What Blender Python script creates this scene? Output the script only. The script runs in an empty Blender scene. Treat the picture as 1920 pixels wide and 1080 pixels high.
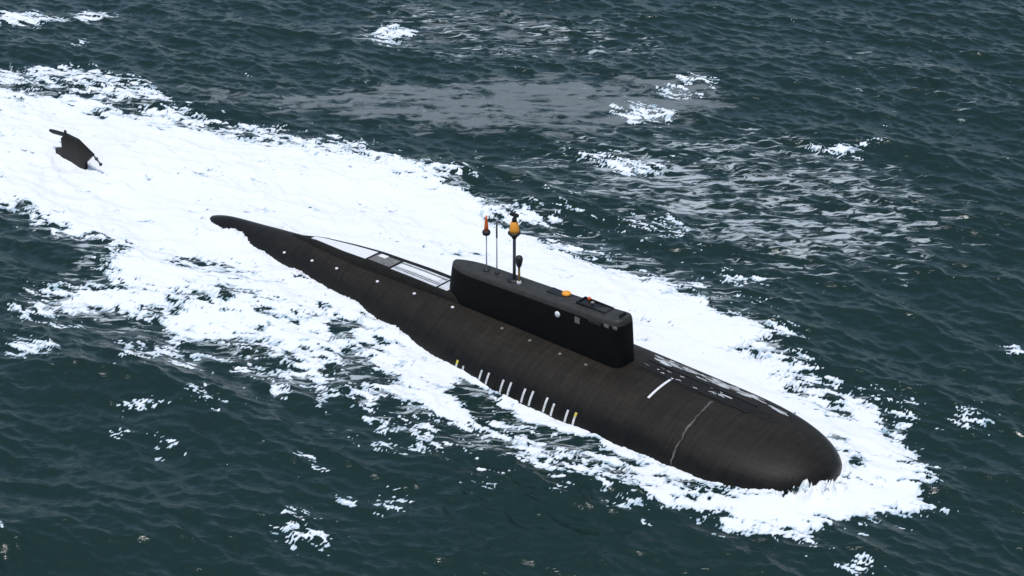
import bpy, bmesh, math, random
import numpy as np
from mathutils import Vector

# ------------------------------------------------------------------ camera
F_PX, CAM_H, PITCH = 3500.0, 121.3, math.radians(27.65)      # focal length in 1920-wide pixels
BOW = np.array([37.3, 181.8]); TH = math.radians(41.1)        # bow on the water, heading of the boat
scene = bpy.context.scene
cam_d = bpy.data.cameras.new('camera'); cam = bpy.data.objects.new('camera', cam_d)
scene.collection.objects.link(cam); scene.camera = cam
cam.location = (0, 0, CAM_H); cam.rotation_euler = (math.pi/2 - PITCH, 0, 0)
cam_d.sensor_width = 36.0; cam_d.lens = 36.0*F_PX/1920.0
cam_d.clip_start = 1.0; cam_d.clip_end = 20000.0

# ------------------------------------------------------------------ sky, sun, exposure
SUN_EL, SUN_AZ = math.radians(77), math.radians(-165)           # azimuth from +Y towards +X
world = bpy.data.worlds.new('World'); scene.world = world; world.use_nodes = True
wn = world.node_tree; wn.nodes.clear()
sky = wn.nodes.new('ShaderNodeTexSky'); sky.sky_type = 'NISHITA'; sky.sun_disc = False
sky.sun_elevation = SUN_EL; sky.sun_rotation = SUN_AZ
sky.air_density = 1.0; sky.dust_density = 1.0; sky.ozone_density = 1.0
bg = wn.nodes.new('ShaderNodeBackground'); bg.inputs['Strength'].default_value = 0.085
wo = wn.nodes.new('ShaderNodeOutputWorld')
wn.links.new(sky.outputs[0], bg.inputs[0]); wn.links.new(bg.outputs[0], wo.inputs[0])
sd_ = bpy.data.lights.new('sun', 'SUN'); sd_.energy = 1.5; sd_.angle = math.radians(10); sd_.color = (1.0, 0.985, 0.96)
sun = bpy.data.objects.new('sun', sd_); scene.collection.objects.link(sun)
dirv = Vector((math.sin(SUN_AZ)*math.cos(SUN_EL), math.cos(SUN_AZ)*math.cos(SUN_EL), math.sin(SUN_EL)))
sun.rotation_euler = dirv.to_track_quat('Z', 'Y').to_euler(); sun.location = (0, 200, 300)
vs = scene.view_settings
vs.view_transform = 'Standard'; vs.look = 'None'; vs.gamma = 1.0; vs.exposure = 0.70; vs.use_curve_mapping = False
scene.cycles.use_denoising = True

COL = scene.collection
rng = np.random.default_rng(7)

# ------------------------------------------------------------------ frames: s = metres aft of the bow, o = metres to starboard
AFT = np.array([-math.cos(TH), math.sin(TH)]); STB = np.array([-math.sin(TH), -math.cos(TH)])
S0 = 70.0                                                     # the boat's origin lies 70 m aft of the bow
def water_point(px, py, z=0.0):
    u = (px-960)/F_PX; v = (540-py)/F_PX; c, s = math.cos(PITCH), math.sin(PITCH)
    d = np.array([u, c+v*s, -s+v*c]); t = (z-CAM_H)/d[2]
    return (t*d[0], t*d[1])
def so_of(x, y):
    rx, ry = x-BOW[0], y-BOW[1]
    return rx*AFT[0]+ry*AFT[1], rx*STB[0]+ry*STB[1]

# ------------------------------------------------------------------ hull form
B_T = ([0, 17, 30, 45, 52, 59, 69, 77, 83, 93, 100, 106, 112, 125, 140, 147],
       [9.0, 9.55, 9.8, 9.7, 9.0, 8.0, 6.6, 5.6, 4.8, 3.8, 3.0, 2.4, 2.2, 2.2, 1.0, .25])
ZT_T = ([0, 17, 45, 60, 70, 80, 90, 100, 106, 109, 113, 125, 140, 147],
        [4.9, 5.0, 5.0, 4.9, 4.5, 4.0, 3.2, 2.2, 1.7, 1.0, -1.0, -1.6, -2.6, -3.0])
ZC_T = ([0, 17, 60, 80, 100, 114, 147], [-1, -1, -1, -1.2, -1.5, -3.2, -3.4])
def smooth_interp(s, T):
    s = np.asarray(s, float)
    k = np.array([-2, -1, 0, 1, 2])*1.6; w = np.array([1, 2, 3, 2, 1])/9.0
    return sum(wi*np.interp(s+ki, *T) for ki, wi in zip(k, w))
def nose(s):
    q = np.clip(1-np.asarray(s, float)/17.0, 0, 1)
    return (1-q**2.5)**(1/2.25)
def hb(s): return np.maximum(smooth_interp(s, B_T)*nose(s), .02)
def hc(s): return smooth_interp(s, ZC_T)+1.6*(1-nose(s))
def ha(s):
    base = smooth_interp(s, ZT_T)-smooth_interp(s, ZC_T)
    return np.maximum(base*nose(s), .02)
def hz(s, o): return hc(s)+ha(s)*np.sqrt(np.maximum(1-(np.asarray(o)/hb(s))**2, 0.0))
def hull_pt(s, t, off=0.0):
    """t = angle from the crown, + to starboard; returns boat-local xyz"""
    b, a, c = float(hb(s)), float(ha(s)), float(hc(s))
    n = Vector((0, -math.sin(t)/b, math.cos(t)/a)); n.normalize()
    return Vector((S0-s, -b*math.sin(t), c+a*math.cos(t)))+n*off
def hull_o(s, o, off=0.0):
    b = float(hb(s)); return hull_pt(s, math.asin(max(-1, min(1, o/b))), off)

# ------------------------------------------------------------------ materials
def nt(m): return m.node_tree.nodes, m.node_tree.links
def mat(name, col, rough=.6, metal=0.0, var=.25, scale=1.5, bump=.1, bscale=6.0, coat=0.0, spec=.5):
    m = bpy.data.materials.new(name); m.use_nodes = True; N, L = nt(m); p = N['Principled BSDF']
    tc = N.new('ShaderNodeTexCoord')
    n1 = N.new('ShaderNodeTexNoise'); n1.inputs['Scale'].default_value = scale; n1.inputs['Detail'].default_value = 6
    n1.inputs['Roughness'].default_value = .65
    L.new(tc.outputs['Object'], n1.inputs['Vector'])
    rmp = N.new('ShaderNodeMapRange'); rmp.inputs['From Min'].default_value = .3; rmp.inputs['From Max'].default_value = .7
    rmp.inputs['To Min'].default_value = 1-var; rmp.inputs['To Max'].default_value = 1+var
    L.new(n1.outputs['Fac'], rmp.inputs['Value'])
    mx = N.new('ShaderNodeVectorMath'); mx.operation = 'SCALE'; mx.inputs[0].default_value = col[:3]
    L.new(rmp.outputs[0], mx.inputs['Scale']); L.new(mx.outputs[0], p.inputs['Base Color'])
    p.inputs['Roughness'].default_value = rough; p.inputs['Metallic'].default_value = metal
    p.inputs['Specular IOR Level'].default_value = spec; p.inputs['Coat Weight'].default_value = coat
    if bump:
        n2 = N.new('ShaderNodeTexNoise'); n2.inputs['Scale'].default_value = bscale; n2.inputs['Detail'].default_value = 4
        L.new(tc.outputs['Object'], n2.inputs['Vector'])
        bp = N.new('ShaderNodeBump'); bp.inputs['Strength'].default_value = bump; bp.inputs['Distance'].default_value = .05
        L.new(n2.outputs['Fac'], bp.inputs['Height']); L.new(bp.outputs[0], p.inputs['Normal'])
    return m
M = {
 'hull': mat('rubber_hull', (.0135, .0115, .0088), .62, var=.3, scale=.35, bump=.35, bscale=2.2, spec=.3),
 'sail': mat('sail_coating_shaded', (.0055, .0055, .0055), .7, var=.3, scale=.8, bump=.2, spec=.12),  # darker copy: the shade on the sail's sides is put into the colour
 'sailtop': mat('sail_coating_lit', (.030, .029, .023), .6, var=.4, scale=1.2, bump=.2),  # lighter copy of the sail coating, light from above painted in
 'casing': mat('casing_coating', (.0125, .011, .0085), .68, var=.4, scale=.8, bump=.2, spec=.2),
 'dark': mat('dark_steel', (.010, .010, .010), .5, var=.2),
 'white': mat('white_paint', (.80, .80, .78), .5, var=.08, scale=3, bump=.05),
 'pale': mat('painted_deck_sheen', (.62, .64, .64), .35, var=.22, scale=1.1, bump=.1),  # bright sheen of the wet deck put into the base colour
 'grey': mat('worn_grey_paint', (.17, .165, .15), .6, var=.5, scale=2.2, bump=.1),
 'worn': mat('scuffed_paint', (.085, .08, .07), .6, var=.8, scale=1.6, bump=.1),
 'mark': mat('worn_white_mark', (.62, .62, .60), .55, var=.35, scale=2.0, bump=.05),
 'yellow': mat('yellow_paint', (.62, .50, .08), .5, var=.1),
 'orange': mat('orange_paint', (.90, .36, .03), .45, var=.06),
 'red_orange': mat('red_orange_paint', (.75, .13, .02), .45, var=.06),
 'pole': mat('grey_mast_steel', (.075, .07, .062), .45, var=.15),
 'pale_pole': mat('pale_mast_steel', (.5, .5, .5), .5, var=.15),
 'brass': mat('ochre_mast_paint', (.30, .18, .05), .5, var=.15),
}

def mesh_obj(name, verts, faces, m, parent=None, smooth=True):
    me = bpy.data.meshes.new(name); me.from_pydata([tuple(v) for v in verts], [], faces); me.update()
    if m: me.materials.append(m)
    if smooth: me.shade_smooth()
    o = bpy.data.objects.new(name, me); COL.objects.link(o)
    if parent: o.parent = parent
    return o
def bm_obj(name, bm, m, parent=None, smooth=False):
    bmesh.ops.recalc_face_normals(bm, faces=bm.faces)
    me = bpy.data.meshes.new(name); bm.to_mesh(me); bm.free()
    me.materials.append(m)
    if smooth: me.shade_smooth()
    o = bpy.data.objects.new(name, me); COL.objects.link(o)
    if parent: o.parent = parent
    return o
def lathe(name, prof, m, parent, x, y, n=20):
    """prof = [(r, z)] bottom to top"""
    V, Fc = [], []
    for r, z in prof:
        for k in range(n):
            a = 2*math.pi*k/n; V.append((x+r*math.cos(a), y+r*math.sin(a), z))
    for i in range(len(prof)-1):
        for k in range(n):
            a, b = i*n+k, i*n+(k+1) % n; Fc.append((a, b, b+n, a+n))
    Fc.append(tuple(range(n))[::-1]); Fc.append(tuple((len(prof)-1)*n+k for k in range(n)))
    o = mesh_obj(name, V, Fc, m, parent)
    return o
def surf_patch(name, fn, nu, nv, m, parent, thick=.04):
    """closed thin slab over fn(u, v, off)"""
    V, Fc = [], []
    for off in (thick, -.05):
        for i in range(nu+1):
            for j in range(nv+1): V.append(fn(i/nu, j/nv, off))
    w = nv+1; n = (nu+1)*w
    for i in range(nu):
        for j in range(nv):
            a = i*w+j
            Fc.append((a, a+1, a+w+1, a+w)); Fc.append((n+a, n+a+w, n+a+w+1, n+a+1))
    ring = [j for j in range(w)]+[i*w+nv for i in range(1, nu+1)]+[nu*w+j for j in range(nv-1, -1, -1)]+[i*w for i in range(nu-1, 0, -1)]
    for q in range(len(ring)):
        a, b = ring[q], ring[(q+1) % len(ring)]; Fc.append((b, a, n+a, n+b))
    bm = bmesh.new(); vs_ = [bm.verts.new(v) for v in V]
    for f in Fc: bm.faces.new([vs_[k] for k in f])
    return bm_obj(name, bm, m, parent, smooth=False)

def hull_material():
    m = bpy.data.materials.new('anechoic_hull'); m.use_nodes = True; N, L = nt(m); p = N['Principled BSDF']
    tc = N.new('ShaderNodeTexCoord'); sx = N.new('ShaderNodeSeparateXYZ'); L.new(tc.outputs['Object'], sx.inputs[0])
    at = N.new('ShaderNodeAttribute'); at.attribute_name = 'girth'
    cb = N.new('ShaderNodeCombineXYZ'); L.new(sx.outputs['X'], cb.inputs[0]); L.new(at.outputs['Fac'], cb.inputs[1])
    br = N.new('ShaderNodeTexBrick'); br.inputs['Scale'].default_value = 1.0; br.inputs['Brick Width'].default_value = 1.7; br.inputs['Row Height'].default_value = .85
    br.inputs['Mortar Size'].default_value = .025; br.inputs['Color1'].default_value = (.86, .86, .86, 1); br.inputs['Color2'].default_value = (1.12, 1.12, 1.12, 1)
    br.inputs['Mortar'].default_value = (.7, .7, .7, 1); br.inputs['Bias'].default_value = .1
    L.new(cb.outputs[0], br.inputs['Vector'])
    def noise(sc, det, rough, scl):
        mp = N.new('ShaderNodeMapping'); mp.inputs['Scale'].default_value = scl; L.new(cb.outputs[0], mp.inputs['Vector'])
        n = N.new('ShaderNodeTexNoise'); n.inputs['Scale'].default_value = sc; n.inputs['Detail'].default_value = det; n.inputs['Roughness'].default_value = rough
        L.new(mp.outputs[0], n.inputs['Vector']); return n
    big = noise(.16, 5, .6, (1, 1, 1)); streak = noise(1.0, 6, .7, (1.6, .14, 1)); fine_ = noise(2.5, 6, .7, (1, 1, 1))
    def ramp(n, lo, hi):
        r = N.new('ShaderNodeMapRange'); r.inputs['From Min'].default_value = .32; r.inputs['From Max'].default_value = .68
        r.inputs['To Min'].default_value = lo; r.inputs['To Max'].default_value = hi; L.new(n.outputs['Fac'], r.inputs['Value']); return r
    def mul(a, b):
        q = N.new('ShaderNodeMath'); q.operation = 'MULTIPLY'; L.new(a, q.inputs[0]); L.new(b, q.inputs[1]); return q.outputs[0]
    f = mul(mul(ramp(big, .75, 1.3).outputs[0], ramp(streak, .7, 1.35).outputs[0]), ramp(fine_, .85, 1.15).outputs[0])
    f = mul(f, br.outputs['Color'])
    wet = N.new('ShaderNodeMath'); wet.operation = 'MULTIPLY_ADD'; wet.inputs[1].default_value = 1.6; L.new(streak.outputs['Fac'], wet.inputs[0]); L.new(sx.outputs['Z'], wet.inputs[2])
    wet_shade = N.new('ShaderNodeMapRange'); wet_shade.interpolation_type = 'SMOOTHSTEP'; wet_shade.inputs['From Min'].default_value = 1.6; wet_shade.inputs['From Max'].default_value = 5.0  # wet band at the waterline, plus flank shade painted into the colour
    wet_shade.inputs['To Min'].default_value = .42; L.new(wet.outputs[0], wet_shade.inputs['Value'])
    f = mul(f, wet_shade.outputs[0])
    sc = N.new('ShaderNodeVectorMath'); sc.operation = 'SCALE'; sc.inputs[0].default_value = (.0165, .0135, .0094); L.new(f, sc.inputs['Scale'])
    L.new(sc.outputs[0], p.inputs['Base Color'])
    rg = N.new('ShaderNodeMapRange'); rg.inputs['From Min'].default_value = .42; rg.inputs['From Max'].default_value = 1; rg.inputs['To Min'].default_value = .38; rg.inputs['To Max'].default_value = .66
    L.new(wet_shade.outputs[0], rg.inputs['Value']); L.new(rg.outputs[0], p.inputs['Roughness'])
    p.inputs['Specular IOR Level'].default_value = .22
    bp = N.new('ShaderNodeBump'); bp.inputs['Strength'].default_value = .35; bp.inputs['Distance'].default_value = .06
    L.new(f, bp.inputs['Height']); L.new(bp.outputs[0], p.inputs['Normal'])
    return m
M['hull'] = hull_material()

# ------------------------------------------------------------------ the sea: a wave field from a filtered random spectrum
def fft_field(L, N, lam_min, lam_max, wind_deg, power, spread, seed, chop):
    r = np.random.default_rng(seed)
    k1 = np.fft.fftfreq(N, d=L/N)*2*np.pi
    KX, KY = np.meshgrid(k1, k1, indexing='ij'); K = np.hypot(KX, KY); K[0, 0] = 1e-6
    lam = 2*np.pi/K
    ang = np.arctan2(KY, KX)-math.radians(wind_deg)
    D = np.abs(np.cos(ang))**spread+.03
    A = K**(-power)*np.sqrt(D)
    A *= 1/(1+np.exp(-(lam-lam_min)/(.15*lam_min)))*1/(1+np.exp((lam-lam_max)/(.15*lam_max)))
    A[0, 0] = 0
    Hk = A*(r.normal(size=(N, N))+1j*r.normal(size=(N, N)))
    h = np.fft.ifft2(Hk); hr = h.real; sc = 1/hr.std()
    Dx = np.fft.ifft2(1j*KX/K*Hk).real*sc*chop; Dy = np.fft.ifft2(1j*KY/K*Hk).real*sc*chop
    return (hr*sc).astype(np.float32), Dx.astype(np.float32), Dy.astype(np.float32), L
def sample(fld, L, x, y):
    N = fld.shape[0]; u = (x/L*N) % N; v = (y/L*N) % N
    i = np.floor(u).astype(np.int32); j = np.floor(v).astype(np.int32); fu = (u-i).astype(np.float32); fv = (v-j).astype(np.float32)
    i %= N; j %= N; i1 = (i+1) % N; j1 = (j+1) % N
    return fld[i, j]*(1-fu)*(1-fv)+fld[i1, j]*fu*(1-fv)+fld[i, j1]*(1-fu)*fv+fld[i1, j1]*fu*fv
def noise_field(L, N, beta, lam_max, seed):
    r = np.random.default_rng(seed); k1 = np.fft.fftfreq(N, d=L/N)
    KX, KY = np.meshgrid(k1, k1, indexing='ij'); K = np.hypot(KX, KY); K[0, 0] = 1e9
    A = K**(-beta)*(K > 1/lam_max*.8); A = np.where(K > 1/lam_max, A, A*.4)
    h = np.fft.ifft2(A*(r.normal(size=(N, N))+1j*r.normal(size=(N, N)))).real
    return (h/h.std()).astype(np.float32), L
def sstep(a, b, x): t = np.clip((x-a)/(b-a), 0, 1); return t*t*(3-2*t)

def axis_coords(lo, hi, d, far, grow=1.16):
    c = list(np.arange(lo, hi+1e-6, d)); a = []; p, q = lo, d
    while p > -far: q *= grow; p -= q; a.append(p)
    b = []; p, q = c[-1], d
    while p < far: q *= grow; p += q; b.append(p)
    return np.array(a[::-1]+c+b)
DX, DY = .23, .32
X1 = axis_coords(-114, 114, DX, 6000); Y1 = axis_coords(140, 384, DY, 6000)
GX, GY = np.meshgrid(X1, Y1, indexing='ij'); NXg, NYg = GX.shape
gx, gy = GX.ravel(), GY.ravel()
inside_fine = ((gx > -116) & (gx < 116) & (gy > 138) & (gy < 386))
edge_d = np.maximum.reduce([np.abs(gx)-114, 140-gy, gy-384, np.zeros_like(gx)])
far_att = np.exp(-(edge_d/60.0)**2)                            # waves shorter than the coarse outer cells fade out

WIND = 58.0
wA = fft_field(263.0, 1024, 5.0, 34.0, WIND, 2.2, 6.0, 11, .9)
wB = fft_field(71.0, 1024, .8, 7.0, WIND+18, 2.0, 4.0, 23, .7)
S_, O_ = so_of(gx, gy)
bS = hb(np.clip(S_, 0, 150))
dn = np.where((S_ > -1) & (S_ < 110), np.abs(O_)/np.maximum(bS, 1.5), 9.0)
ds = np.hypot(np.maximum(np.abs(O_)-np.where((S_ > 0) & (S_ < 112), bS, 0), 0), np.maximum(np.maximum(-S_, S_-112), 0))
near_hull = sstep(0, 14, ds)
ampA = .38*(.35+.65*near_hull)*far_att; ampB = .138*(.55+.45*near_hull)*far_att
xr, yr = gx, gy
ca, sa = math.cos(.45), math.sin(.45); xb, yb = gx*ca-gy*sa, gx*sa+gy*ca
wz = sample(wA[0], wA[3], xr, yr)*ampA+sample(wB[0], wB[3], xb, yb)*ampB
wx = sample(wA[1], wA[3], xr, yr)*ampA
wy = sample(wA[2], wA[3], xr, yr)*ampA
bx, by = sample(wB[1], wB[3], xb, yb)*ampB, sample(wB[2], wB[3], xb, yb)*ampB
wx = wx+(bx*ca+by*sa); wy = wy+(-bx*sa+by*ca)
# water pushed up by the boat: bow wave, trough amidships, wash climbing the after body
wz = wz+.55*np.exp(-((ds-2.0)/3.0)**2)*np.exp(-((S_-3)/9)**2)
wz = wz-.25*np.exp(-((ds)/5.0)**2)*np.exp(-((S_-38)/12)**2)
wz = wz+.45*np.exp(-(ds/6.0)**2)*sstep(55, 75, S_)*(1-sstep(104, 116, S_))
pl_n = sample(noise_field(23.0, 512, 1.1, 1.6, 77)[0], 23.0, gx*1.0, gy*1.0)
for (ps, po, ph, pw) in ((1.2, 4.9, 1.05, .95), (.6, 4.2, .95, .55), (-.3, 2.6, 1.0, .9), (-.9, 1.9, .9, .55), (.1, 3.4, .25, .8), (1.9, 5.6, .35, 1.2), (-1.2, .6, .45, 1.1), (3.5, 6.9, .35, 1.4)):
    wz = wz+ph*np.exp(-(((S_-ps)/pw)**2+((O_-po)/pw)**2))*(1+.45*np.clip(pl_n, -1.5, 2))      # spray thrown up at the stem
for (ps, po, ph, pw) in ((101, 2.9, 1.1, 2.6), (94, 4.4, .5, 2.4), (86, 5.0, .9, 2.4), (74, 6.2, .6, 2.6), (64, 7.6, .7, 3.0), (97, -3.0, 1.3, 2.2), (91, -4.0, .8, 2.0), (106.5, 2.4, -.2, 2.0)):
    wz = wz+ph*np.exp(-(((S_-ps)/pw)**2+((O_-po)/(pw*.55))**2))*(1+.2*np.clip(pl_n, -1.5, 2))  # wash slopping over the after body
wz = wz-.8*np.exp(-(((S_-142.5)/7)**2+(O_/4)**2))                                              # hollow around the rudder
PX, PY, PZ = gx+wx, gy+wy, wz

# ------------------------------------------------------------------ foam: outlines on the water
def poly_sd(pts_px, x, y):
    P = np.array([water_point(*q) for q in pts_px]); n = len(P)
    d2 = np.full(x.shape, 1e9); ins = np.zeros(x.shape, bool)
    for i in range(n):
        a, b = P[i], P[(i+1) % n]; e = b-a; wxx, wyy = x-a[0], y-a[1]
        t = np.clip((wxx*e[0]+wyy*e[1])/(e@e), 0, 1)
        d2 = np.minimum(d2, (wxx-t*e[0])**2+(wyy-t*e[1])**2)
        c = ((a[1] <= y) != (b[1] <= y)) & (x < (b[0]-a[0])*(y-a[1])/(b[1]-a[1]+1e-12)+a[0]); ins ^= c
    d = np.sqrt(d2); return np.where(ins, d, -d)

MAIN = [(-60,130),(0,160),(120,165),(230,185),(330,222),(430,240),(560,262),(660,280),(770,305),(860,345),(900,372),(960,375),
 (1030,392),(1045,425),(1110,440),(1150,465),(1200,480),(1240,500),(1300,520),(1345,532),(1372,560),(1392,590),(1435,622),(1460,655),
 (1450,672),(1500,690),(1530,720),(1560,745),(1600,752),(1640,780),(1668,805),(1688,845),(1714,890),(1700,925),(1660,945),(1600,958),
 (1540,972),(1480,982),(1400,978),(1350,960),(1320,945),(1250,928),(1215,905),(1170,880),(1110,858),(1050,866),(985,850),(905,832),
 (850,820),(790,802),(715,774),(690,745),(670,715),(590,722),(520,714),(490,684),(450,660),(430,640),(370,654),(300,646),(265,610),
 (180,592),(60,580),(70,540),(140,510),(180,485),(140,455),(60,415),(0,390),(-60,380)]
LACY = [  # (polygon, bias): where the foam is broken up
 ([(-60,395),(60,400),(200,445),(330,470),(480,500),(560,545),(640,600),(720,660),(700,720),(500,720),(420,650),(60,600),(-60,520)], -1.45),
 ([(560,500),(640,540),(760,640),(880,740),(960,800),(900,830),(780,800),(700,740),(640,650),(570,580)], -1.3),
 ([(862,706),(960,766),(1060,812),(1110,826),(1090,838),(1000,826),(900,780),(850,735)], -4.6),
 ([(-60,120),(120,140),(280,180),(260,215),(160,210),(-60,195)], -1.1),
 ([(860,330),(1030,380),(1250,480),(1350,520),(1420,600),(1330,590),(1200,540),(1060,490),(930,430)], -1.6),
 ([(1230,900),(1330,905),(1440,935),(1520,938),(1440,948),(1330,930)], -2.2),
 ([(1540,800),(1600,830),(1625,870),(1600,880),(1560,850)], -2.1),
 ([(1560,740),(1640,770),(1600,800),(1560,780)], -1.0),
 ([(1555,700),(1720,870),(1725,930),(1480,1000),(1330,970),(1190,915),(1210,885),(1350,935),(1480,952),(1600,925),(1645,860),(1600,800)], 1.5),
 ([(860,690),(960,745),(1100,800),(1110,815),(1000,790),(880,725)], 1.0),
]
PATCH = [  # detached foam patches
 ([(-60,115),(40,125),(110,118),(200,130),(260,150),(330,195),(240,190),(100,178),(-60,178)], .3),
 ([(12,648),(50,640),(98,652),(92,668),(30,670)], .6), ([(95,605),(170,598),(165,615),(110,618)], -.1),
 ([(225,765),(262,752),(290,760),(250,775)], .1), ([(350,735),(385,728),(412,745),(400,770),(360,760)], .1),
 ([(530,940),(560,945),(608,965),(590,972),(545,960)], .5), ([(535,1000),(580,995),(615,1010),(600,1022),(545,1015)], .5),
 ([(630,942),(662,940),(660,952),(632,952)], .5), ([(705,935),(735,930),(748,955),(725,950)], .4),
 ([(215,810),(310,815),(322,845),(300,825)], .2), ([(555,845),(600,850),(598,880),(570,870)], .0),
 ([(895,905),(935,900),(925,918),(900,922)], .1), ([(1150,935),(1215,930),(1205,948),(1160,948)], .1),
 ([(1785,780),(1830,775),(1840,800),(1800,805)], .4), ([(1650,748),(1720,755),(1718,768),(1660,762)], .1),
 ([(1575,1068),(1622,1052),(1620,1072),(1585,1078)], .5), ([(1600,978),(1690,968),(1680,980),(1620,986)], .1),
 ([(0,25),(70,24),(135,36),(110,46),(0,46)], .7), ([(140,22),(170,14),(218,24),(190,36),(150,38)], .5),
 ([(148,72),(165,70),(170,84),(150,86)], .3),
 ([(1060,285),(1140,290),(1200,305),(1260,300),(1250,320),(1180,325),(1130,305)], .25),
 ([(1220,160),(1270,148),(1350,150),(1340,172),(1280,182),(1225,175)], -.1), ([(1130,200),(1200,192),(1275,210),(1255,232),(1180,228)], -.1),
 ([(1510,272),(1560,278),(1660,270),(1600,290),(1540,285)], .1), ([(690,55),(730,45),(780,55),(760,80),(720,85)], .2),
 ([(1180,400),(1260,405),(1300,430),(1290,460),(1200,440)], -.2), ([(1880,650),(1920,648),(1935,665),(1890,665)], .2),
 ([(0,985),(20,990),(18,1015),(0,1015)], .1), ([(1040,790),(1120,800),(1090,815),(1050,810)], .2),
]
nA, LA = noise_field(97.0, 768, 1.55, 14.0, 5)
nB, LB = noise_field(61.0, 768, 1.2, 5.0, 9)
nC, LC = noise_field(47.0, 1024, 1.15, 3.2, 15)
def flow_noise(x, y, fld, L, along, across, ang):
    c, s_ = math.cos(ang), math.sin(ang); return sample(fld, L, (x*c+y*s_)/along, (-x*s_+y*c)/across)
fine = np.nonzero(inside_fine & (gy > 140) & (gy < 384) & (np.abs(gx) < 114))[0]
fx, fy = gx[fine], gy[fine]
ST = math.pi-TH                                                # streaks run with the boat's track
n1 = flow_noise(fx, fy, nA, LA, 1.9, .8, -.35)
n2 = flow_noise(fx, fy, nB, LB, 1.5, .8, -.45)
n3 = flow_noise(fx, fy, nC, LC, 2.6, .75, -.5)
nz = .72*n1+.35*n2+.25*n3
sdm = poly_sd(MAIN, fx, fy)
Fm = np.clip(sdm/2.5, -4, 2.55)+.15
for P_, b_ in LACY:
    Fm = Fm+b_*sstep(-2.0, 2.0, poly_sd(P_, fx, fy))
Fm = Fm+1.0*nz+.55*n3
Fp = np.full(fx.shape, -9.0)
for P_, b_ in PATCH:
    sdp = poly_sd(P_, fx, fy); Fp = np.maximum(Fp, np.clip(sdp/1.3, -5, .75)+b_-.75)
Fp = Fp+.35*n1+.85*n3
Fp[sdm > 0] = -9
so, oo = S_[fine], O_[fine]; dnf = dn[fine]
Fm = np.where((dnf < np.where(so > 58, .45, .8)) & (so > 1.5) & (so < 108), -3, Fm)
# thin lacy foam on the open water, with pale sky glints painted in
LACE_GLINT = [([(900,290),(1100,240),(1500,230),(1750,330),(1850,430),(1700,520),(1500,560),(1400,540),(1250,460),(1050,390)], .70),
        ([(560,120),(900,140),(1300,120),(1450,200),(1250,270),(950,280),(700,240),(450,200)], .42),
        ([(640,0),(1000,0),(1300,60),(1250,140),(900,130),(620,80)], .62), ([(1500,60),(1800,60),(1920,180),(1920,300),(1700,260),(1450,150)], .45),
        ([(-60,480),(200,560),(420,640),(700,760),(1000,860),(900,930),(500,800),(200,720),(-60,700)], .40),
        ([(1400,560),(1700,620),(1920,600),(1920,800),(1750,850),(1600,720)], .33)]
lace_glint = np.zeros(gx.shape, np.float32)+.22
lf = np.full(fx.shape, .22)
for P_, v_ in LACE_GLINT:
    lf = np.maximum(lf, .22+(v_-.22)*sstep(-14, 14, poly_sd(P_, fx, fy)))
lf = np.maximum(lf, .66*sstep(-6, 0, sdm))
lace_glint[fine] = lf
DIM_SLICK = [([(240,128),(420,150),(640,150),(900,130),(1130,120),(1380,130),(1420,190),(1330,260),(1080,280),(900,270),(700,250),(520,230),(420,200),(330,200)], .78),
         ([(640,-20),(960,-20),(1150,40),(1100,110),(800,120),(640,70)], .55)]
sf_ = np.zeros(fx.shape)
for P_, v_ in DIM_SLICK: sf_ = np.maximum(sf_, v_*sstep(-10, 14, poly_sd(P_, fx, fy)))
dim_slick = np.zeros(gx.shape, np.float32); dim_slick[fine] = sf_

def new_mesh_np(name, V, Tq, m):
    me = bpy.data.meshes.new(name); n = len(V); k = Tq.shape[1]
    me.vertices.add(n); me.vertices.foreach_set('co', V.astype(np.float32).ravel())
    me.loops.add(Tq.size); me.loops.foreach_set('vertex_index', Tq.astype(np.int32).ravel())
    me.polygons.add(len(Tq)); me.polygons.foreach_set('loop_start', (np.arange(len(Tq))*k).astype(np.int32))
    me.update(calc_edges=True); me.shade_smooth(); me.materials.append(m)
    o = bpy.data.objects.new(name, me); COL.objects.link(o); return o

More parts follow.
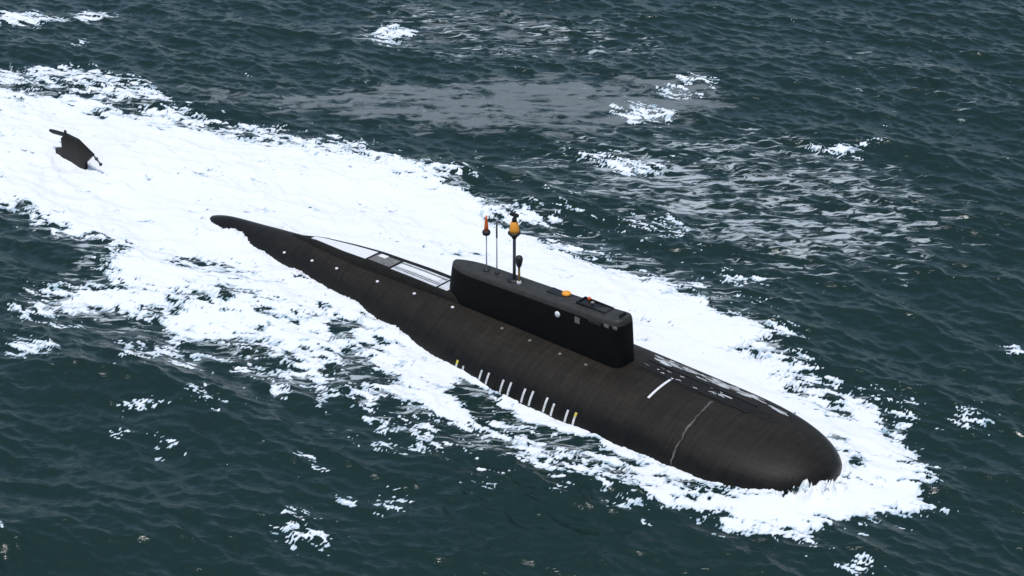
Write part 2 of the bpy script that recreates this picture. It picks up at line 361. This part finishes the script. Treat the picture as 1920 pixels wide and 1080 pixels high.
def sea_material():
    m = bpy.data.materials.new('sea_water'); m.use_nodes = True; N, L = nt(m); p = N['Principled BSDF']; out = N['Material Output']
    p.inputs['Base Color'].default_value = (.0095, .0255, .0210, 1); p.inputs['Roughness'].default_value = .07
    p.inputs['IOR'].default_value = 1.333; p.inputs['Specular IOR Level'].default_value = .5
    tc = N.new('ShaderNodeTexCoord')
    mp = N.new('ShaderNodeMapping'); mp.inputs['Rotation'].default_value = (0, 0, .6); mp.inputs['Scale'].default_value = (.42, 1.0, 1)
    L.new(tc.outputs['Object'], mp.inputs['Vector'])
    na = N.new('ShaderNodeTexNoise'); na.inputs['Scale'].default_value = 1.1; na.inputs['Detail'].default_value = 6; na.inputs['Roughness'].default_value = .6
    na.inputs['Distortion'].default_value = .6
    L.new(mp.outputs[0], na.inputs['Vector'])
    bp = N.new('ShaderNodeBump'); bp.inputs['Strength'].default_value = .42; bp.inputs['Distance'].default_value = .30
    L.new(na.outputs['Fac'], bp.inputs['Height']); L.new(bp.outputs[0], p.inputs['Normal'])
    at = N.new('ShaderNodeAttribute'); at.attribute_name = 'lace_glint'
    mp2 = N.new('ShaderNodeMapping'); mp2.inputs['Rotation'].default_value = (0, 0, .62); mp2.inputs['Scale'].default_value = (.2, .85, 1)
    L.new(tc.outputs['Object'], mp2.inputs['Vector'])
    nb = N.new('ShaderNodeTexNoise'); nb.inputs['Scale'].default_value = 1.0; nb.inputs['Detail'].default_value = 10; nb.inputs['Roughness'].default_value = .66
    nb.inputs['Distortion'].default_value = .8
    L.new(mp2.outputs[0], nb.inputs['Vector'])
    ad = N.new('ShaderNodeMath'); ad.operation = 'MULTIPLY_ADD'; ad.inputs[1].default_value = .45; L.new(at.outputs['Fac'], ad.inputs[0]); L.new(nb.outputs['Fac'], ad.inputs[2])
    mr = N.new('ShaderNodeMapRange'); mr.interpolation_type = 'SMOOTHSTEP'
    mr.inputs['From Min'].default_value = .81; mr.inputs['From Max'].default_value = .91; mr.inputs['To Max'].default_value = .62
    L.new(ad.outputs[0], mr.inputs['Value'])
    df = N.new('ShaderNodeBsdfDiffuse'); df.inputs['Color'].default_value = (.62, .68, .70, 1)
    ms = N.new('ShaderNodeMixShader'); L.new(mr.outputs[0], ms.inputs[0]); L.new(p.outputs[0], ms.inputs[1]); L.new(df.outputs[0], ms.inputs[2])
    at3 = N.new('ShaderNodeAttribute'); at3.attribute_name = 'dim_slick'
    mp3 = N.new('ShaderNodeMapping'); mp3.inputs['Rotation'].default_value = (0, 0, .3); mp3.inputs['Scale'].default_value = (.11, .42, 1)
    L.new(tc.outputs['Object'], mp3.inputs['Vector'])
    nc = N.new('ShaderNodeTexNoise'); nc.inputs['Scale'].default_value = 1.0; nc.inputs['Detail'].default_value = 9; nc.inputs['Roughness'].default_value = .62; nc.inputs['Distortion'].default_value = .6
    L.new(mp3.outputs[0], nc.inputs['Vector'])
    a3 = N.new('ShaderNodeMath'); a3.operation = 'MULTIPLY_ADD'; a3.inputs[1].default_value = .5; L.new(at3.outputs['Fac'], a3.inputs[0]); L.new(nc.outputs['Fac'], a3.inputs[2])
    m3 = N.new('ShaderNodeMapRange'); m3.interpolation_type = 'SMOOTHSTEP'; m3.inputs['From Min'].default_value = .76; m3.inputs['From Max'].default_value = .90; m3.inputs['To Max'].default_value = .6
    L.new(a3.outputs[0], m3.inputs['Value'])
    d3 = N.new('ShaderNodeBsdfDiffuse'); d3.inputs['Color'].default_value = (.24, .27, .28, 1)       # thin foam, with the dimming of the far water painted in grey
    ms3 = N.new('ShaderNodeMixShader'); L.new(m3.outputs[0], ms3.inputs[0]); L.new(p.outputs[0], ms3.inputs[1]); L.new(d3.outputs[0], ms3.inputs[2])
    L.new(ms3.outputs[0], ms.inputs[1])
    L.new(ms.outputs[0], out.inputs['Surface'])
    return m
def foam_material():
    m = bpy.data.materials.new('white_foam'); m.use_nodes = True; N, L = nt(m); p = N['Principled BSDF']
    p.inputs['Roughness'].default_value = .9; p.inputs['Specular IOR Level'].default_value = .2
    tc = N.new('ShaderNodeTexCoord')
    mp = N.new('ShaderNodeMapping'); mp.inputs['Rotation'].default_value = (0, 0, .4); mp.inputs['Scale'].default_value = (.35, .8, .8)
    L.new(tc.outputs['Object'], mp.inputs['Vector'])
    na = N.new('ShaderNodeTexNoise'); na.inputs['Scale'].default_value = .8; na.inputs['Detail'].default_value = 9; na.inputs['Roughness'].default_value = .65
    L.new(mp.outputs[0], na.inputs['Vector'])
    at = N.new('ShaderNodeAttribute'); at.attribute_name = 'thick'
    ad = N.new('ShaderNodeMath'); ad.operation = 'MULTIPLY_ADD'; ad.inputs[1].default_value = .5; L.new(at.outputs['Fac'], ad.inputs[0]); L.new(na.outputs['Fac'], ad.inputs[2])
    cr = N.new('ShaderNodeValToRGB'); e = cr.color_ramp.elements
    e[0].position = .36; e[0].color = (.27, .41, .48, 1); e[1].position = .80; e[1].color = (.84, .86, .87, 1)
    L.new(ad.outputs[0], cr.inputs['Fac']); L.new(cr.outputs[0], p.inputs['Base Color'])
    nb = N.new('ShaderNodeTexNoise'); nb.inputs['Scale'].default_value = 2.2; nb.inputs['Detail'].default_value = 8; nb.inputs['Roughness'].default_value = .7
    L.new(tc.outputs['Object'], nb.inputs['Vector'])
    bp = N.new('ShaderNodeBump'); bp.inputs['Strength'].default_value = .25; bp.inputs['Distance'].default_value = .2
    L.new(nb.outputs['Fac'], bp.inputs['Height']); L.new(bp.outputs[0], p.inputs['Normal'])
    return m
def spray_material():
    m = bpy.data.materials.new('white_spray'); m.use_nodes = True; N, L = nt(m); out = N['Material Output']
    N.remove(N['Principled BSDF'])
    tc = N.new('ShaderNodeTexCoord'); n = N.new('ShaderNodeTexNoise'); n.inputs['Scale'].default_value = 3.0; L.new(tc.outputs['Object'], n.inputs['Vector'])
    cr = N.new('ShaderNodeValToRGB'); cr.color_ramp.elements[0].color = (.84, .88, .9, 1); cr.color_ramp.elements[1].color = (.95, .96, .96, 1); L.new(n.outputs['Fac'], cr.inputs['Fac'])
    d = N.new('ShaderNodeBsdfDiffuse'); t = N.new('ShaderNodeBsdfTranslucent'); x = N.new('ShaderNodeMixShader'); x.inputs[0].default_value = .5
    L.new(cr.outputs[0], d.inputs['Color']); L.new(cr.outputs[0], t.inputs['Color'])
    L.new(d.outputs[0], x.inputs[1]); L.new(t.outputs[0], x.inputs[2]); L.new(x.outputs[0], out.inputs['Surface'])
    return m
M['spray'] = spray_material()
M['sea'] = sea_material(); M['foam'] = foam_material()

idx = np.arange(NXg*NYg).reshape(NXg, NYg)
Q = np.stack([idx[:-1, :-1], idx[1:, :-1], idx[1:, 1:], idx[:-1, 1:]], -1).reshape(-1, 4)
sea = new_mesh_np('sea', np.stack([PX, PY, PZ], 1), Q, M['sea'])
a_ = sea.data.attributes.new('lace_glint', 'FLOAT', 'POINT'); a_.data.foreach_set('value', lace_glint)
a_ = sea.data.attributes.new('dim_slick', 'FLOAT', 'POINT'); a_.data.foreach_set('value', dim_slick)
sea['kind'] = 'structure'; sea['label'] = 'dark choppy teal grey sea around the submarine'

def foam_sheet(name, Fv, label, rise, lump):
    Fa = np.full(gx.shape, -9.0); Fa[fine] = Fv
    q = Q[(Fa[Q] > 0).any(1)]
    T = np.concatenate([q[:, [0, 1, 2]], q[:, [0, 2, 3]]]); pos = Fa[T] > 0; c = pos.sum(1)
    tris = [T[c == 3]]; eA, eB = [], []
    V = np.stack([PX, PY, PZ], 1); n0 = len(V); cut = {}
    keys = []; pend = []
    t1, p1 = T[c == 1], pos[c == 1]; r = p1.argmax(1); ar = np.arange(len(t1))
    a, b, d = t1[ar, r], t1[ar, (r+1) % 3], t1[ar, (r+2) % 3]; one = (a, b, d)
    t2, p2 = T[c == 2], pos[c == 2]; r = (~p2).argmax(1); ar = np.arange(len(t2))
    a2, b2, d2 = t2[ar, r], t2[ar, (r+1) % 3], t2[ar, (r+2) % 3]      # a2 is the dry corner
    E = np.concatenate([np.stack([a, b], 1), np.stack([a, d], 1), np.stack([a2, b2], 1), np.stack([a2, d2], 1)])
    E.sort(axis=1); code = E[:, 0].astype(np.int64)*n0+E[:, 1]
    u, inv = np.unique(code, return_inverse=True); ua, ub = u//n0, u % n0
    w = np.clip(Fa[ua]/(Fa[ua]-Fa[ub]), .02, .98)[:, None]
    NV = V[ua]*(1-w)+V[ub]*w; inv = inv+n0; m1, m2 = len(a), len(a2)
    e1, e2, e3, e4 = inv[:m1], inv[m1:2*m1], inv[2*m1:2*m1+m2], inv[2*m1+m2:]
    tris += [np.stack([a, e1, e2], 1), np.stack([e3, b2, d2], 1), np.stack([e3, d2, e4], 1)]
    T = np.concatenate(tris)
    Fall = np.concatenate([np.maximum(Fa, 0), np.zeros(len(NV))]); Va = np.concatenate([V, NV])
    us, inv = np.unique(T.ravel(), return_inverse=True)
    Va, Fu = Va[us], Fall[us]; T = inv.reshape(-1, 3)
    ln = sample(nB, LB, Va[:, 0]*1.3, Va[:, 1]*1.3)
    Va[:, 2] += .03+rise*np.sqrt(np.minimum(Fu, 2.0))+lump*ln*sstep(0, 1.2, Fu)
    o = new_mesh_np(name, Va, T, M['foam'])
    at = o.data.attributes.new('thick', 'FLOAT', 'POINT'); at.data.foreach_set('value', np.clip(Fu/1.6, 0, 1).astype(np.float32))
    o['kind'] = 'stuff'; o['label'] = label; o['category'] = 'foam'
    return o
foam_sheet('wake_foam', Fm, 'broad white wake foam churned up around and behind the submarine', .13, .035)
foam_sheet('whitecap_foam', Fp, 'scattered white flecks of foam on the open waves', .08, .03)

# spray sheets thrown up where the stem cuts the water: clustered, roughened gouts in two leaning arcs
def bow_spray():
    r = random.Random(12); bm = bmesh.new()
    def blob(c, rad, st):
        res = bmesh.ops.create_icosphere(bm, subdivisions=2, radius=1.0)
        ph = [r.uniform(0, 6.3) for _ in range(6)]
        for v in res['verts']:
            d = v.co.normalized(); k = 1+.22*math.sin(4*d.x+ph[0])*math.sin(5*d.y+ph[1])+.16*math.sin(9*d.z+ph[2]+4*d.x)+.10*math.sin(13*d.y+ph[3])
            v.co = Vector((d.x*rad*k, d.y*rad*k, d.z*rad*k*st))+Vector(c)
    def at(s, o): q = BOW+s*AFT+o*STB; return q
    for (sc, oc, ds_, do_, hgt, n) in ((.9, 4.6, .5, .8, 2.1, 34), (-.6, 2.4, .4, .8, 2.0, 30), (-1.4, .4, .4, 1.3, .8, 20), (3.4, 7.0, 1.4, .9, .6, 20)):
        for k in range(n):
            h = r.random()**1.35; a = r.gauss(0, .5); w = 1.0-.55*h
            q = at(sc+ds_*a*w*.8+.5*h*r.uniform(-.3, 1)-.35*h, oc+do_*a*w+.25*r.gauss(0, .4)*h+.5*h)
            blob((q[0], q[1], .2+hgt*h*(1-.55*a*a)), r.uniform(.10, .22)*(1.15-.7*h), r.uniform(.8, 1.6))
    o = bm_obj('bow_spray', bm, M['spray'], None, smooth=True)
    at_ = o.data.attributes.new('thick', 'FLOAT', 'POINT'); at_.data.foreach_set('value', np.ones(len(o.data.vertices), np.float32))
    o['kind'] = 'stuff'; o['label'] = 'white spray leaping up against the submarine nose'; o['category'] = 'spray'
bow_spray()

# ------------------------------------------------------------------ the submarine
org = BOW+S0*AFT
sub = bpy.data.objects.new('submarine', None); COL.objects.link(sub)
sub.location = (org[0], org[1], 0); sub.rotation_euler = (0, 0, -TH); sub.empty_display_size = 5
sub['label'] = 'dark surfaced nuclear submarine with long sail and raised orange masts'; sub['category'] = 'submarine'

# hull
svals = np.concatenate([17*(1-np.cos(np.linspace(0.02, math.pi/2, 44)))**1.15, np.arange(18, 147.01, .75)])
NT = 96; V, Fc = [], []
for s in svals:
    b, a, c = float(hb(s)), float(ha(s)), float(hc(s))
    for k in range(NT):
        t = 2*math.pi*k/NT; al = a if math.cos(t) > 0 else min(b*.75, 7.0)*1.0
        V.append((S0-s, -b*math.sin(t), c+al*math.cos(t)))
for i in range(len(svals)-1):
    for k in range(NT):
        a, b = i*NT+k, i*NT+(k+1) % NT; Fc.append((a, b, b+NT, a+NT))
Fc.append(tuple(range(NT))); Fc.append(tuple((len(svals)-1)*NT+k for k in range(NT))[::-1])
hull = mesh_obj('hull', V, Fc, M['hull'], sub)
ga = hull.data.attributes.new('girth', 'FLOAT', 'POINT')
ga.data.foreach_set('value', np.array([abs(2*math.pi*(k if k <= NT//2 else k-NT)/NT)*7.5*(1 if k <= NT//2 else -1) for s in svals for k in range(NT)], np.float32)); hull['label'] = 'rounded dark rubber-coated hull, wet at the waterline, flank shade painted in'

# foredeck: two dark rails with pale slivers painting wet sky sheen and foam around them
fd = surf_patch('foredeck', lambda u, v, off: hull_o(9+u*20.0, -1.2-1.5*min(1, .3+2*u)+(3.0*min(1, .3+2*u))*v, off), 50, 8, M['casing'], sub, .03)
for oo_, w_ in ((-.15, .14), (-2.45, .18)):
    surf_patch('deck_rail', lambda u, v, off, oo_=oo_: hull_o(12.5+u*16.5, oo_-.35*u+w_*v, off), 40, 1, M['dark'], fd, .13)
r_ = random.Random(3)
for k in range(64):
    far = k % 4 != 0
    s = (8.5+r_.random()*20) if far else (14+r_.random()*14)
    o_ = r_.uniform(-5.6, -3.3)*min(1.0, .45+s/26) if far else r_.choice([-1.9, -1.3, -.8])+r_.uniform(-.2, .2)
    ln = r_.uniform(.8, 3.2) if far else r_.uniform(.4, 1.2); wd = r_.uniform(.12, .5) if far else r_.uniform(.06, .16); sl = r_.uniform(-.12, .12)
    surf_patch('painted_sheen_streak', lambda u, v, off: hull_o(s+u*ln, o_+sl*u*ln+wd*(v-.5)*(1-abs(2*u-1)**1.7*.9)+.06*math.sin(9*u+k), off), 7, 1, M['pale' if k % 3 else 'grey'], fd, .03+.0012*k)

# white stripe, bow frame line, short dash
surf_patch('white_stripe', lambda u, v, off: hull_o(23.75+.32*v, -.7+u*4.9, off), 14, 1, M['white'], sub, .05)
surf_patch('white_dash', lambda u, v, off: hull_o(15.7+u*1.7, -1.75+.22*v, off), 4, 1, M['mark'], sub, .05)
def frame_line(u, v, off):
    t = .05+u*1.42; s = 16.9-.5*u+.05*math.sin(31*u)+.03*math.sin(77*u)
    return hull_pt(s+(.20+.09*math.sin(19*u)+.05*math.sin(53*u))*v, t, off)
surf_patch('bow_frame_line', frame_line, 60, 1, M['worn'], sub, .03)
# paired vertical marks along the missile hatches
for k, (s, o_) in enumerate(((51.3, 0), (47.4, 0), (43.6, 0), (40.0, 0), (36.4, 0), (32.9, 0))):
    for j in (0, 1):
        sm = s-.55-1.25*j+(.5 if k == 0 else 0)
        t0, t1 = (1.10, 1.40) if k > 0 else (1.2, 1.36)
        t0 += .05*((k*7+j*3) % 4)/3
        ym = 'yellow' if (k, j) in ((0, 0), (5, 1)) else 'mark'
        mk = surf_patch('hatch_mark', lambda u, v, off: hull_pt(sm+.30*v, t0+u*(t1-t0), off), 6, 1, M['mark'], sub, .04)
        if ym == 'yellow':
            surf_patch('yellow_tip', lambda u, v, off: hull_pt(sm+.34*v-.02, t0+u*.08, off), 3, 1, M['yellow'], mk, .06)
# small pale fittings down the after hull
for s, o_ in ((84.3, 3.0), (79.2, 3.1), (71.2, 3.1), (64.3, 3.0), (57.4, 2.9), (90.2, 2.9), (48.5, 3.1), (43.7, 3.2), (38.6, 3.3), (34.4, 3.3)):
    c0 = hull_o(s, o_, -.05); lathe('hull_fitting', [(.24, c0.z), (.24, c0.z+.12), (.14, c0.z+.2), (.02, c0.z+.22)], M['white' if s > 56 else 'grey'], sub, c0.x, c0.y, 12)

# after casing
def cas_w(s): return float(np.interp(s, [53, 56, 59, 66, 75, 80, 86, 91], [1.2, 1.8, 2.0, 1.95, 1.75, 1.5, .8, .1]))
def cas_z(s): return float(np.interp(s, [53, 57, 59, 66, 75, 86, 92], [4.5, 5.3, 5.55, 5.45, 5.1, 4.2, 3.1]))
SH = -.35
V, Fc = [], []; n = 44
for i in range(n+1):
    s = 53.5+i*(91.5-53.5)/n; w, z = cas_w(s), cas_z(s)
    prof = [(w+.55, z-1.3), (w+.30, z-.45), (w+.05, z-.06), (w-.15, z), (-w+.15, z), (-w-.05, z-.06), (-w-.30, z-.45), (-w-.55, z-1.3)]
    V += [(S0-s, -(o_+SH), zz) for o_, zz in prof]
for i in range(n):
    for k in range(7): Fc.append((i*8+k, i*8+k+1, (i+1)*8+k+1, (i+1)*8+k))
Fc.append(tuple(range(8))[::-1]); Fc.append(tuple(n*8+k for k in range(8)))
ca_ = mesh_obj('after_casing', V, Fc, M['casing'], sub, smooth=False)
def casp(s0, s1, a0, a1, name, m_, th=.05, parent=ca_, nu=16):
    return surf_patch(name, lambda u, v, off: Vector((S0-(s0+u*(s1-s0)), -(SH+(a0+(a1-a0)*v)*max(cas_w(s0+u*(s1-s0))-.2, .02)), cas_z(s0+u*(s1-s0))+off)), nu, 4, M[m_], parent, th)
casp(75.5, 87.5, -.75, .95, 'painted_deck_glare', 'white', .04)  # glare off the wet casing top, painted as a white slab
casp(70.9, 75.0, -.55, .85, 'grey_deck_panel', 'grey', .05)
casp(73.2, 74.6, -.6, -.1, 'white_hatch', 'white', .10, nu=4)
casp(61.8, 70.4, -.62, .98, 'painted_pale_glare', 'pale', .03)  # wet glare again, painted pale
casp(62.6, 70.0, -.22, .30, 'white_hatch', 'white', .10)
for a_0 in (-.42, -.30, .42, .62): casp(61.9, 70.3, a_0, a_0+.06, 'deck_groove', 'dark', .06)
casp(59.8, 61.4, -.7, .95, 'painted_deck_glare', 'pale', .05, nu=4)  # painted patch of wet glare behind the sail

# sail: long slab with blunt rounded ends
def sail_outline(f, n=22):
    """f 0 base .. 1 top; closed outline of (s, o)"""
    hw = 2.05-.30*f; s0 = 30.1+.5*f; s1 = 60.5-.9*f; e0, e1 = 1.3, 4.5
    def w(s):
        a = min((s-s0)/e0, 1); b = min((s1-s)/e1, 1)
        return hw*min((.42+.58*max(1-(1-a)**2.2, 0)**.6), .22+.78*max(1-(1-b)**1.9, 0)**.8)
    ss = [s0+e0*(k/10)**1.6 for k in range(11)]+[s0+e0+(s1-e1-s0-e0)*k/12 for k in range(1, 12)]+[s1-e1*(1-k/12)**1.3 for k in range(13)]
    return [(s, -w(s)) for s in ss]+[(s, w(s)) for s in ss[::-1]]
def sail_top(s): return float(np.interp(s, [29, 31, 34, 42, 52, 60], [11.45, 11.3, 11.0, 10.6, 10.15, 9.75]))
levels = [(0, 0, 1), (.25, .25, 1), (.6, .6, 1), (.84, .84, 1), (.90, .90, .985), (.95, .95, .945), (.985, .985, .88), (1.0, 1.0, .78)]
V, Fc = [], []; n = None
for f, hf, sc in levels:
    pts = sail_outline(f); n = len(pts)
    for s, o_ in pts:
        o2 = o_*sc; s2 = 44.5+(s-44.5)*(1-(1-sc)*.04); zt = sail_top(s2); zb = 3.6
        V.append((S0-s2, -o2, zb+(zt-zb)*hf))
for i in range(len(levels)-1):
    for k in range(n): Fc.append((i*n+k, i*n+(k+1) % n, (i+1)*n+(k+1) % n, (i+1)*n+k))
bm = bmesh.new(); vv = [bm.verts.new(v) for v in V]
for f in Fc: bm.faces.new([vv[k] for k in f])
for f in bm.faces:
    if f.calc_center_median().z > 3.6+.905*(sail_top(S0-f.calc_center_median().x)-3.6): f.material_index = 1  # upper faces take the lit copy of the coating
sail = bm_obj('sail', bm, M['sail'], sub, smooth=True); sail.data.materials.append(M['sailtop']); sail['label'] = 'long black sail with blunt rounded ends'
top = []
pts = sail_outline(1.0)
for s, o_ in pts:
    s2 = 44.5+(s-44.5)*(1-.22*.04); top.append((S0-s2, -o_*.78, sail_top(s2)))
bm = bmesh.new(); ring = [bm.verts.new(v) for v in top]
mid = {}
m_ = len(ring)
cen = [bm.verts.new((v[0], 0, v[2]+.06)) for v in top]
for k in range(m_):
    try: bm.faces.new([ring[k], ring[(k+1) % m_], cen[(k+1) % m_], cen[k]])
    except ValueError: pass
bmesh.ops.remove_doubles(bm, verts=bm.verts, dist=.002)
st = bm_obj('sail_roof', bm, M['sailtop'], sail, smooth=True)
def roof_z(s): return sail_top(s)+.04
def box_bm(x0, x1, y0, y1, z0, z1):
    bm = bmesh.new(); r = bmesh.ops.create_cube(bm, size=1.0)
    for v in r['verts']: v.co = ((x0+x1)/2+v.co.x*(x1-x0), (y0+y1)/2+v.co.y*(y1-y0), (z0+z1)/2+v.co.z*(z1-z0))
    bmesh.ops.bevel(bm, geom=bm.edges[:], offset=min(x1-x0, y1-y0, z1-z0)*.2, segments=2, affect='EDGES'); return bm
# open bridge with a coaming, buoy, front windscreen, windows, side light and plaque
cz = roof_z(35.8)
for (s0, s1, o0, o1) in ((33.9, 38.2, -1.35, -1.15), (33.9, 38.2, .35, .55), (33.7, 33.9, -1.35, .55), (38.2, 38.4, -1.35, .55)):
    bm_obj('bridge_coaming', box_bm(S0-s1, S0-s0, -o1, -o0, cz-.45, cz+.22), M['dark'], sail)
bm_obj('bridge_well', box_bm(S0-38.2, S0-33.9, -.35, 1.15, cz-.6, cz+.03), M['dark'], sail)
for s, o_, m2 in ((36.4, -.3, 'grey'), (37.4, -.9, 'red_orange')):
    lathe('bridge_instrument', [(.12, cz), (.12, cz+.25), (.24, cz+.3), (.24, cz+.5), (.05, cz+.56)], M[m2], sail, S0-s, -o_, 12)
bz = roof_z(41.2)
bm_obj('hatch_well', box_bm(S0-43.6, S0-39.6, -.2, 1.25, bz-.3, bz+.05), M['dark'], sail)
lathe('rescue_buoy', [(.55, bz), (.62, bz+.18), (.50, bz+.36), (.2, bz+.44), (.02, bz+.45)], M['orange'], sail, S0-41.0, .75, 18)
wz_ = roof_z(30.4)
bm_obj('windscreen', box_bm(S0-31.5, S0-31.25, -.62, .62, wz_-.1, wz_+.36), M['dark'], sail)
def sail_side(s, h):
    f = (h-3.6)/(sail_top(s)-3.6); pts = [q for q in sail_outline(f) if q[1] > 0]; pts.sort(); return float(np.interp(s, [q[0] for q in pts], [q[1] for q in pts]))
for s, h in ((31.3, 10.35), (32.5, 10.25)):
    y = -sail_side(s, h); bm_obj('window', box_bm(S0-s-.38, S0-s+.38, y-.05, y+.1, h-.2, h+.2), M['grey'], sail)
y = -sail_side(34.4, 10.2); bm_obj('side_panel', box_bm(S0-35.4, S0-33.4, y-.04, y+.1, 9.9, 10.35), M['sailtop'], sail)
y = -sail_side(41.0, 8.9)
bm = bmesh.new(); bmesh.ops.create_uvsphere(bm, u_segments=16, v_segments=10, radius=.42)
for v in bm.verts: v.co = (v.co.x+S0-40.3, v.co.y*.5+y, v.co.z+9.15)
bm_obj('side_light', bm, M['white'], sail, smooth=True)
y = -sail_side(37.0, 9.3); bm_obj('side_plaque', box_bm(S0-37.5, S0-36.7, y-.05, y+.1, 9.0, 9.85), M['grey'], sail)

# masts
def mast(name, s, o_, prof, m, base=True):
    return lathe(name, [(r, z) for r, z in prof], M[m], sail, S0-s, -o_)
z0 = roof_z(53.9)-.1
ma = mast('radio_mast', 53.9, 0, [(.09, z0), (.07, 15.3)], 'pale_pole')
lathe('mast_head', [(.1, 15.1), (.5, 15.35), (.55, 15.6), (.5, 15.85), (.15, 15.95)], M['dark'], ma, S0-53.9, 0)
lathe('orange_cone', [(.30, 15.9), (.26, 16.6), (.15, 17.6), (.1, 18.0)], M['red_orange'], ma, S0-53.9, 0)
lathe('mast_foot', [(.5, z0), (.42, z0+.3), (.12, z0+.36)], M['dark'], ma, S0-53.9, 0)
mb = mast('whip_antenna', 52.1, 0, [(.085, roof_z(52.1)-.1), (.08, 15.0), (.03, 18.6)], 'pale_pole')
lathe('antenna_sleeve', [(.12, 15.4), (.12, 17.2), (.06, 17.9)], M['pole'], mb, S0-52.1, 0, 10)
lathe('mast_foot', [(.3, roof_z(52.1)-.1), (.25, roof_z(52.1)+.25), (.1, roof_z(52.1)+.3)], M['dark'], mb, S0-52.1, 0, 10)
z0 = roof_z(49.1)-.1
mc = mast('radar_mast', 49.1, 0, [(.22, z0), (.20, 16.6)], 'pole')
lathe('mast_head', [(.22, 16.2), (.45, 16.6), (.85, 17.0), (.83, 17.2), (.6, 17.25)], M['dark'], mc, S0-49.1, 0)
lathe('orange_radome', [(.66, 17.2), (.64, 17.6), (.46, 18.6), (.28, 18.75)], M['orange'], mc, S0-49.1, 0)
lathe('mast_cap', [(.35, 18.65), (.30, 19.1), (.14, 19.3), (.16, 19.45)], M['dark'], mc, S0-49.1, 0)
bm_obj('radar_bar', box_bm(S0-49.75, S0-48.45, -.25, .25, 19.4, 19.85), M['dark'], mc)
lathe('mast_foot', [(.95, z0), (.9, z0+.28), (.35, z0+.34)], M['dark'], mc, S0-49.1, 0)
z0 = roof_z(48.0)-.1
md = mast('periscope', 47.9, .45, [(.17, z0), (.15, 13.3)], 'brass')
lathe('periscope_head', [(.17, 12.7), (.34, 13.0), (.46, 13.6), (.50, 14.0), (.36, 14.3), (.05, 14.4)], M['dark'], md, S0-47.9, -.45)
lathe('mast_foot', [(.34, z0), (.30, z0+.45), (.18, z0+.5)], M['mark'], md, S0-47.9, -.45)

# upper rudder standing clear of the wake
RUD = [(145.5, 3.3), (144.4, 4.15), (141.5, 4.05), (137.5, 2.55), (139.9, .5), (140.3, -4.2), (147.4, -4.2), (147.6, -.7), (147.5, 1.0), (145.6, 1.5)]
def plate(name, pts, th, m, parent):
    bm = bmesh.new(); cs = sum(p[0] for p in pts)/len(pts)
    A = [bm.verts.new((S0-s, th*(1-.6*abs(s-cs)/6), z)) for s, z in pts]; Bv = [bm.verts.new((S0-s, -th*(1-.6*abs(s-cs)/6), z)) for s, z in pts]
    bm.faces.new(A); bm.faces.new(Bv[::-1])
    for k in range(len(pts)): bm.faces.new([A[k], Bv[k], Bv[(k+1) % len(pts)], A[(k+1) % len(pts)]])
    bmesh.ops.triangulate(bm, faces=[f for f in bm.faces if len(f.verts) > 4])
    return bm_obj(name, bm, m, parent)
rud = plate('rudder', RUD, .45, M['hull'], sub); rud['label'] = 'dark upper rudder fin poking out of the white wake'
# towed-array pod along the rudder top, pointing aft
V, Fc = [], []; pr = [(149.0, .05), (148.7, .26), (147.8, .36), (144.5, .36), (142.5, .26), (141.3, .05)]
for s, r in pr:
    for k in range(14):
        a = 2*math.pi*k/14; V.append((S0-s, r*math.cos(a), 3.65+(.35 if s < 145 else .12*(149-s)/4)+r*math.sin(a)))
for i in range(len(pr)-1):
    for k in range(14): Fc.append((i*14+k, i*14+(k+1) % 14, (i+1)*14+(k+1) % 14, (i+1)*14+k))
mesh_obj('stern_pod', V, Fc, M['dark'], rud)
lathe('rudder_post', [(.22, 3.2), (.22, 4.7), (.1, 4.85)], M['dark'], rud, S0-144.6, 0, 12)
V, Fc = [], []; pr = [(137.9, 2.55, .10), (137.3, 2.2, .12), (137.0, 2.0, .30), (136.7, 1.8, .12), (136.3, 1.5, .12), (136.0, 1.3, .32), (135.8, 1.15, .05)]
for s, z, r in pr:
    for k in range(10): a = 2*math.pi*k/10; V.append((S0-s+.5*r*math.sin(a), r*math.cos(a), z+.85*r*math.sin(a)))
for i in range(len(pr)-1):
    for k in range(10): Fc.append((i*10+k, i*10+(k+1) % 10, (i+1)*10+(k+1) % 10, (i+1)*10+k))
mesh_obj('rudder_stay', V, Fc, M['dark'], rud)
print('tris', sum(len(o.data.polygons) for o in bpy.data.objects if o.type == 'MESH'))
